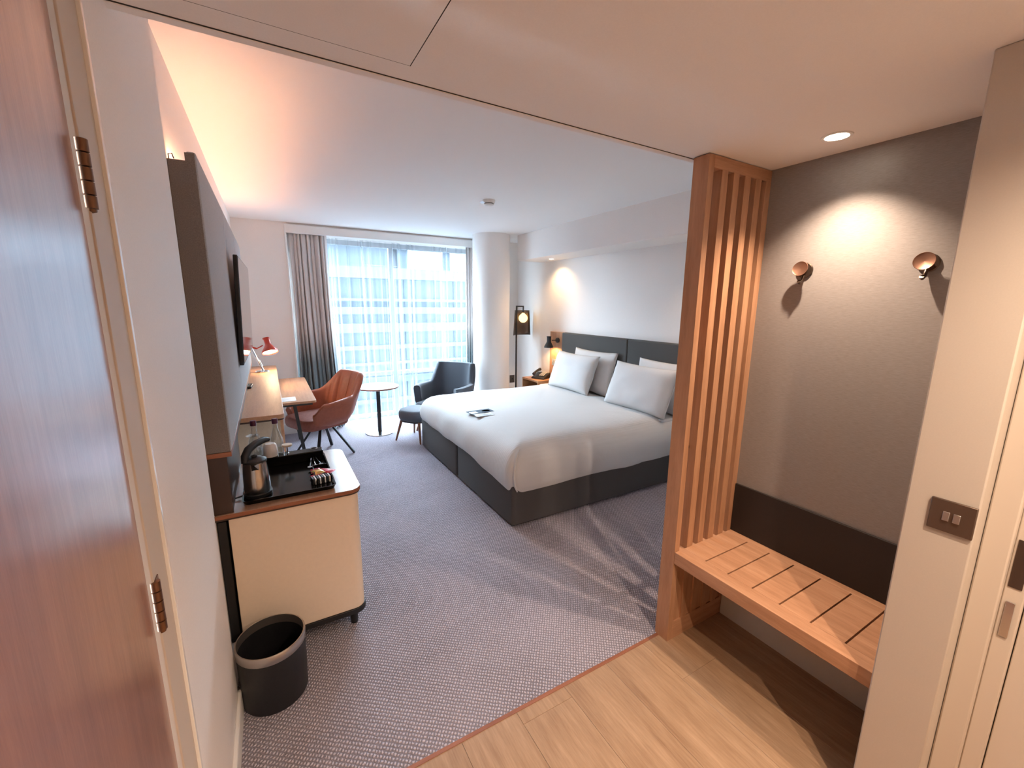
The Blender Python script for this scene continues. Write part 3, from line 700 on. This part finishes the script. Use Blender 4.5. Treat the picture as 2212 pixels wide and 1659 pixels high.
for y0, y1 in ((3.272,4.432),(2.10,3.266)):
    MB().box(-.072,-.012,y0,y1,.30,1.245).build('padded_panel', 'headboard_fabric', hb, bevel=.014, seg=3)
MB().box(-.012,-.0006,2.05,4.44,.25,1.245).build('backing_board', 'dark_brown', hb)
MB().box(-.042,-.0006,4.442,4.735,.605,1.242).build('wood_panel', 'oak_slat_z', hb, bevel=.002)
lf1 = thing('leaflet', 'glossy photo leaflet on the white duvet', 'leaflet', (1.64, 3.42, .6195), math.radians(3), 'leaflets on the bed')
MB().box(-.12,.12,-.055,.055,0,.0016).build('sheet', 'photo_print', lf1)
MB().lathe([(0,.0018),(.04,.0018)], 24, (.06,.0,0)).xf(Matrix.Scale(.75,4,(0,1,0))).build('print_motif', 'paper', lf1, fix=False)
MB().box(-.11,-.04,-.045,.02,.0016,.0019).build('print_block', 'water_label', lf1)
lf2 = thing('leaflet', 'white printed card beside the photo leaflet on the duvet', 'leaflet', (1.62, 3.30, .6195), math.radians(-4), 'leaflets on the bed')
MB().box(-.085,.085,-.045,.045,0,.0016).build('sheet', 'water_label', lf2)
for i in range(3): MB().box(-.06,.06-.02*i,-.03+i*.022,-.026+i*.022,.0016,.0019).build('print_line', 'dark_facade', lf2)

# ------------------------------------------------------------------ bedside
ns = thing('nightstand', 'oak open bedside cabinet at the window side of the bed', 'nightstand', (3.035, 4.56, 0))
MB().box(0,.342,0,.40,.578,.602).build('top_board', 'stand_wood', ns, bevel=.0015)
MB().box(0,.342,0,.020,.16,.578).build('side_board', 'stand_wood', ns, bevel=.001)
MB().box(0,.342,.38,.40,.16,.578).build('side_board', 'stand_wood', ns, bevel=.001)
MB().box(0,.342,.020,.38,.16,.18).build('bottom_board', 'stand_wood', ns, bevel=.001)
MB().box(.31,.342,.020,.38,.18,.578).build('back_board', 'dark_brown', ns)
MB().box(.004,.30,.022,.378,.36,.376).build('shelf_board', 'stand_wood', ns)
MB().box(.05,.34,.03,.37,.006,.16).build('plinth', 'black_matt', ns)
ph = thing('telephone', 'black desk telephone on the nightstand', 'telephone', (3.20, 4.74, .6025), math.radians(-65))
MB().loops([[(-.10,-.09,0),(.10,-.09,0),(.10,.09,0),(-.10,.09,0)],[(-.098,-.088,.018),(.098,-.088,.018),(.098,.088,.075),(-.098,.088,.075)]]).build('base', 'black_metal', ph, bevel=.004)
hs = MB().tube([(-.065,-.085,.062),(-.067,-.03,.086),(-.067,.03,.103),(-.065,.085,.108)], [.022,.016,.016,.022], 14)
hs.build('handset', 'black_metal', ph, smooth=50)
for i in range(4):
    for j in range(3):
        yy = -.05+i*.028; MB().box(.0+j*.027,.019+j*.027,yy,yy+.016,.034+.325*(yy+.088),.040+.325*(yy+.088)+.002).build('key', 'plastic_white', ph, bevel=.001)
MB().box(-.005,.085,.058,.080,.06,.0755).build('display', 'socket_grey', ph)
sk = thing('socket_plate', 'steel socket plate on the oak panel behind the telephone', 'socket', (XW-.042, 4.60, .83))
MB().box(-.006,0,-.075,.075,-.043,.043).build('plate', 'socket_grey', sk, bevel=.0015)
for yy in (-.035,.035):
    for dy, dz, hh in ((-.012,-.01,.008),(.012,-.01,.008),(0,.014,.010)):
        MB().box(-.0072,-.005,yy+dy-.003,yy+dy+.003,dz-hh/2,dz+hh/2).build('socket_hole', 'black_matt', sk)
sk2 = thing('wall_socket', 'dark wall socket low beside the pillar', 'socket', (3.285, YW, .44))
MB().box(-.043,.043,-.007,0,-.06,.06).build('plate', 'bronze', sk2, bevel=.0015)
MB().box(-.010,.010,-.0095,-.006,-.012,.012).build('rocker', 'black_matt', sk2, bevel=.001)
wl = thing('wall_lamp', 'small black reading lamp on the oak headboard panel', 'lamp', (XW-.042, 4.55, 1.135))
MB().lathe([(0,0),(.033,0),(.034,.004),(.034,.020),(.028,.026),(0,.026)], 28).xf(Matrix.Rotation(-PI/2,4,'Y')).build('wall_mount', 'black_metal', wl, smooth=40)
MB().tube([(-.022,.0,0),(-.09,.02,.0)], .005, 10).build('arm', 'black_metal', wl, smooth=40)
Mw = Matrix.Translation((-.13,.03,-.01))
MB().lathe([(.062,-.085),(.063,-.083),(.059,-.066),(.042,-.035),(.030,-.012),(.028,0),(.029,.052),(.033,.062),(.030,.063),(.025,.052),(.024,0),(.027,-.014),(.039,-.037),(.056,-.067),(.060,-.085)], 36, close=True).xf(Mw).build('shade', 'black_metal', wl, smooth=50)
MB().lathe([(0,.055),(.026,.055)], 24).xf(Mw).build('shade_cap', 'black_metal', wl)
MB().lathe([(0,.02),(.014,.01),(.024,-.02),(.024,-.045),(0,-.062)], 20).xf(Mw).build('bulb', 'bulb_glow', wl, smooth=60)
spot('wall_lamp_beam', wl, (-.13,.03,-.085), (.4,0,-1.6), BED_W, (1,.58,.26), 150, .5, .03)
fl = thing('floor_lamp', 'tall black floor lamp with globe bulb before its dark shade', 'lamp', (3.085, 5.22, .006))
MB().lathe([(.13,0),(.132,.006),(.125,.012),(.02,.016),(0,.016)], 36).build('base', 'black_metal', fl, smooth=40)
MB().box(-.009,.009,-.009,.009,.012,1.575).build('pole', 'black_metal', fl, bevel=.0015)
MB().bar((-.009,0,1.566),(.105,-.02,1.566),.016,.018).build('crossbar', 'black_metal', fl, bevel=.0015)
MB().bar((.098,-.02,1.574),(.098,-.02,1.50),.016,.016).build('drop_bar', 'black_metal', fl, bevel=.0015)
def shade_fn(u, v):   # curved dark screen: back half of a tapered drum
    a = math.radians(-10+200*u); r = .140-.022*v; z = 1.155+.355*v
    return (.105+r*math.cos(a), .02+r*.55*math.sin(a), z)
so = MB().grid(shade_fn, 40, 8).build('shade', 'bronze', fl, smooth=60)
so.modifiers.new('s','SOLIDIFY').thickness = .004
MB().lathe([(.010,.115),(.018,.11),(.018,.08),(.014,.075)], 18, (.098,-.02,1.40)).build('lamp_holder', 'black_metal', fl, smooth=40)
bp_ = [(0,-.064)]+[(.064*math.sin(PI*k/14), -.064*math.cos(PI*k/14)) for k in range(1,12)]+[(.024,.062),(.016,.075),(0,.076)]
MB().lathe(bp_, 28, (.098,-.02,1.40)).build('bulb', 'bulb_glow', fl, smooth=60)
sd = thing('smoke_detector', 'small white smoke detector on the bedroom ceiling', 'detector', (1.785, 3.52, ZC))
MB().lathe([(0,-.046),(.030,-.046),(.042,-.040),(.044,-.034)], 32).build('sensor_cap', 'plastic_white', sd, smooth=40)
MB().lathe([(.040,-.034),(.041,-.028)], 32).build('vent_ring', 'dark_gap', sd, smooth=40)
MB().lathe([(.046,-.028),(.052,-.022),(.056,-.006),(.056,0)], 32).build('base', 'plastic_white', sd, smooth=40)
MB().box(-.07,-.045,-.040,.02,-.052,-.0505).xf(Matrix.Rotation(math.radians(20),4,'Y')).build('flag_tag', 'plastic_tag', sd)

# ------------------------------------------------------------------ tea tray and things on it
TZ = .7425
tr = thing('tea_tray', 'glossy black hospitality tray on the minibar cabinet', 'tray', (.028, 2.26, TZ))
def ring_tray(hx0, hy0, hx1, hy1):
    A = [(x,y,0) for x,y in rrect(hx0,hy0,.02)]; B = [(x,y,.020) for x,y in rrect(hx1,hy1,.02)]
    Cc = [(x,y,.020) for x,y in rrect(hx1-.006,hy1-.006,.018)]; D = [(x,y,.006) for x,y in rrect(hx0-.006,hy0-.006,.016)]
    return MB().loops([A,B,Cc,D])
ring_tray(.180,.245,.188,.255).build('tray_dish', 'tray_black', tr, smooth=40)
MB().box(-.176,.178,.172,.243,.006,.058).build('raised_caddy', 'tray_black', tr, bevel=.004)
MB().box(.108,.112,-.20,.204,.006,.030).build('divider', 'tray_black', tr, bevel=.001)
MB().box(.112,.178,.030,.034,.006,.030).build('divider', 'tray_black', tr, bevel=.001)
MB().box(.112,.178,-.120,-.116,.006,.030).build('divider', 'tray_black', tr, bevel=.001)
MB().lathe([(.020,.058),(.021,.060),(.014,.060),(.013,.052)], 24, (.135,.224,0)).build('cable_hole', 'bronze', tr, smooth=40)
kt = thing('kettle', 'brushed steel kettle with black handle on the tea tray', 'kettle', (-.102, 2.105, TZ+.0065))
MB().lathe([(.056,0),(.058,.006),(.058,.014)], 32).build('power_base', 'black_matt', kt, smooth=40)
MB().lathe([(.052,.014),(.053,.018),(.050,.10),(.046,.150),(.047,.155)], 40).build('body', 'steel', kt, smooth=40)
MB().lathe([(.048,.155),(.047,.163),(.030,.172),(.0,.175)], 32).build('lid', 'black_matt', kt, smooth=40)
MB().lathe([(.010,.173),(.012,.182),(.0,.186)], 16).build('lid_knob', 'black_matt', kt, smooth=40)
MB().tube([(-.036,-.022,.158),(-.034,-.012,.186),(-.020,.012,.208),(.006,.048,.220),(.040,.092,.222),(.058,.116,.214)], [.014,.016,.017,.016,.015,.010], 12).xf(Matrix.Diagonal((1,1,1,1))).build('handle', 'black_matt', kt, smooth=40)
MB().loops([[(-.018,-.040,.12),(.018,-.040,.12),(.0,-.062,.145)],[(-.020,-.036,.155),(.020,-.036,.155),(.0,-.074,.158)]]).build('spout', 'steel', kt, smooth=40)
MB().tube([(-.056,0,.004),(-.085,-.01,.002),(-.11,.04,-.004),(-.13,.10,.05),(-.143,.12,.12)], .0035, 8).build('power_cable', 'black_matt', kt)
def bottle(label, x, y):
    o = thing('water_bottle', label, 'bottle', (x, y, TZ-.0005), 0, 'water bottles')
    MB().lathe([(0,.002),(.029,0),(.0315,.005),(.0315,.115),(.029,.135),(.015,.175),(.0125,.19),(.0125,.212)], 30).build('glass_body', 'clear_glass', o, smooth=50)
    MB().lathe([(.0145,.212),(.0148,.214),(.0148,.236),(.0135,.239),(0,.2395)], 24).build('cap', 'purple_cap', o, smooth=40)
    MB().lathe([(.0318,.035),(.0318,.085)], 30).build('paper_label', 'clear_glass', o, smooth=50, fix=False)
bottle('clear water bottle with dark cap standing before the end panel', -.012, 2.548)
bottle('clear water bottle with dark cap nearest the television wall', -.112, 2.552)
gb = thing('wine_glass', 'upturned stemmed wine glass behind the kettle', 'glass', (-.116, 2.468, TZ+.0585))
MB().lathe([(.026,0),(.033,.03),(.036,.06),(.030,.09),(.012,.108),(.004,.115),(.004,.165),(.012,.172),(.034,.178),(.035,.180),(0,.181)], 32).xf(Matrix.Diagonal((.88,.88,.68,1))).build('glass_body', 'clear_glass', gb, smooth=50)
def cup(label, x, y, z):
    o = thing('coffee_cup', label, 'cup', (x, y, z), 0, 'cups on the tray')
    MB().lathe([(.034,0),(.035,.003),(.034,.03),(.030,.058),(.024,.066),(.022,.068),(0,.067)], 32).build('bowl', 'cup_white', o, smooth=40)
    MB().tube([(.0,.032,.018),(.0,.050,.024),(.0,.050,.042),(.0,.030,.050)], .004, 10).build('handle', 'cup_white', o, smooth=40)
cup('upturned white cup on the tray caddy between glass and stirrer holder', -.044, 2.468, TZ+.0585)
wd = thing('stirrer_holder', 'pale round topped holder standing on the tray caddy', 'holder', (.034, 2.468, TZ+.0585))
MB().lathe([(.008,0),(.004,.004),(.004,.036),(.008,.040)], 16).build('stem', 'chrome', wd, smooth=40)
MB().lathe([(0,.040),(.024,.040),(.026,.043),(.026,.048),(.023,.051),(0,.051)], 28).build('disc', 'disc_cream', wd, smooth=40)
def packet(label, x, y, z, rz, m, lx, ly, h, grp, tiltx=0):
    o = thing('snack_packet', label, 'packet', (x, y, z), rz, grp)
    def fn(sg):
        return lambda u, v: (lx*(u-.5), ly*(v-.5), h/2+sg*h/2*max(0, (1-abs(2*u-1)**4)*(1-abs(2*v-1)**2))**.5)
    MB().grid(fn(1), 8, 8).grid(fn(-1), 8, 8).xf(Matrix.Rotation(tiltx,4,'X')).build('wrapper', m, o, smooth=60)
    MB().box(-lx/2,lx/2,-ly/2-.004,-ly/2+.001,h/2-.0006,h/2+.0006).xf(Matrix.Rotation(tiltx,4,'X')).build('crimp', m, o)
    return o
for i, (x, y, z, m, lab) in enumerate(((.150,2.245,.010,'red_foil','small red foil sachet farthest back in the tray'),(.155,2.205,.018,'gold_foil','gold foil sachet among the red ones'),
        (.150,2.17,.010,'red_foil','small red foil sachet under the gold one'),(.188,2.21,.014,'red_foil','large shiny red packet at the tray rim'))):
    packet(lab, x, y, TZ+z, .3*i, m, .05, .06 if i < 3 else .085, .014, 'sachets in the tray')
st = thing('sugar_sachets', 'striped white and black sachets in the tray corner', 'packet', (.160, 2.105, TZ+.008), math.radians(8))
for i in range(8):
    MB().box(-.042+i*.0105,-.0355+i*.0105,-.022,.022,.0,.030).build('sachet', 'paper' if i % 2 else 'black_matt', st, bevel=.0008)
for i in range(3):
    t_ = thing('teaspoon', ['teaspoon with handle along the tray divider','teaspoon crossing the other spoons in the tray','teaspoon nearest the tray rim'][i], 'spoon', (.135+.018*i, 2.36+.01*i, TZ+.012), math.radians(-8+9*i), 'teaspoons in the tray')
    MB().tube([(0,-.05,.010),(0,0,.014),(0,.045,.020)], [.0022,.0016,.0028], 8).build('spoon_handle', 'chrome', t_, smooth=40)
    MB().lathe([(0,0),(.009,.002),(.011,.005)], 18, (0,-.062,.006)).xf(Matrix.Scale(1.0,4)).build('spoon_bowl', 'chrome', t_, smooth=40)

# waste bin
wb = thing('waste_bin', 'round black waste bin with steel rim by the cream wall', 'waste bin', (-.098, 1.775, .006))
MB().lathe([(0,.004),(.118,0),(.120,.006),(.124,.225),(.121,.225),(.116,.010),(0,.008)], 48).build('body', 'bin_black', wb, smooth=40)
MB().lathe([(.1245,.225),(.1265,.228),(.1270,.258),(.1245,.262),(.120,.262),(.119,.225)], 48, close=True).build('rim_band', 'bin_band', wb, smooth=40)

# ------------------------------------------------------------------ outside: the street and buildings opposite
bo = thing('office_building', 'pale building with horizontal fins seen through the sheer curtains', 'building', (-12, 17, -9))
MB().box(0,30,0,6,0,11.5).build('wall', 'grey_facade', bo)
rf = random.Random(4); zf = .5
while zf < 11.2:
    tf = rf.choice((.10,.16,.26,.34)); df = rf.choice((.25,.4,.55))
    MB().box(-.1,30.1,-df,-.05,zf,zf+tf).build('fin', rf.choice(('fin_metal','fin_metal','pale_facade')), bo)
    zf += tf+rf.choice((.22,.35,.5,.62))
for k in range(15):
    MB().box(k*2.1,k*2.1+.12,-.12,.0,0,11.5).build('fin_post', 'dark_facade', bo)
MB().box(0,30,-.6,6,11.5,11.9).build('roof_edge', 'pale_facade', bo)
bt = thing('tower_block', 'taller pale block with two rows of bright windows beyond the finned building', 'building', (6.5, 24, -9))
MB().box(0,26,0,8,0,16).build('wall', 'dark_facade', bt)
for r_ in range(2):
    for c_ in range(10):
        x = .6+c_*2.5; z = 12.5+r_*1.75; 
        wdw = MB().box(x,x+2.0,-.06,.0,z,z+1.25).build('window', 'window_alu', bt)
        MB().box(x+.08,x+1.92,-.10,-.06,z+.08,z+1.17).build('pane', 'facade_pane', wdw)
bw = thing('plain_block', 'smooth pale block rising behind the finned building', 'building', (-12, 24, -9))
MB().box(0,18,0,6,0,15.3).build('wall', 'pale_facade', bw)
for k in range(7): MB().box(k*2.6+.3,k*2.6+.36,-.04,0,0,15.3).build('panel_joint', 'grey_facade', bw)
MB().box(-.1,18.1,-.1,6,15.3,15.6).build('parapet', 'grey_facade', bw)
struct(MB().box(-60,60,7,70,-9.2,-9).build('street', 'street_ground'), 'street far below the window')
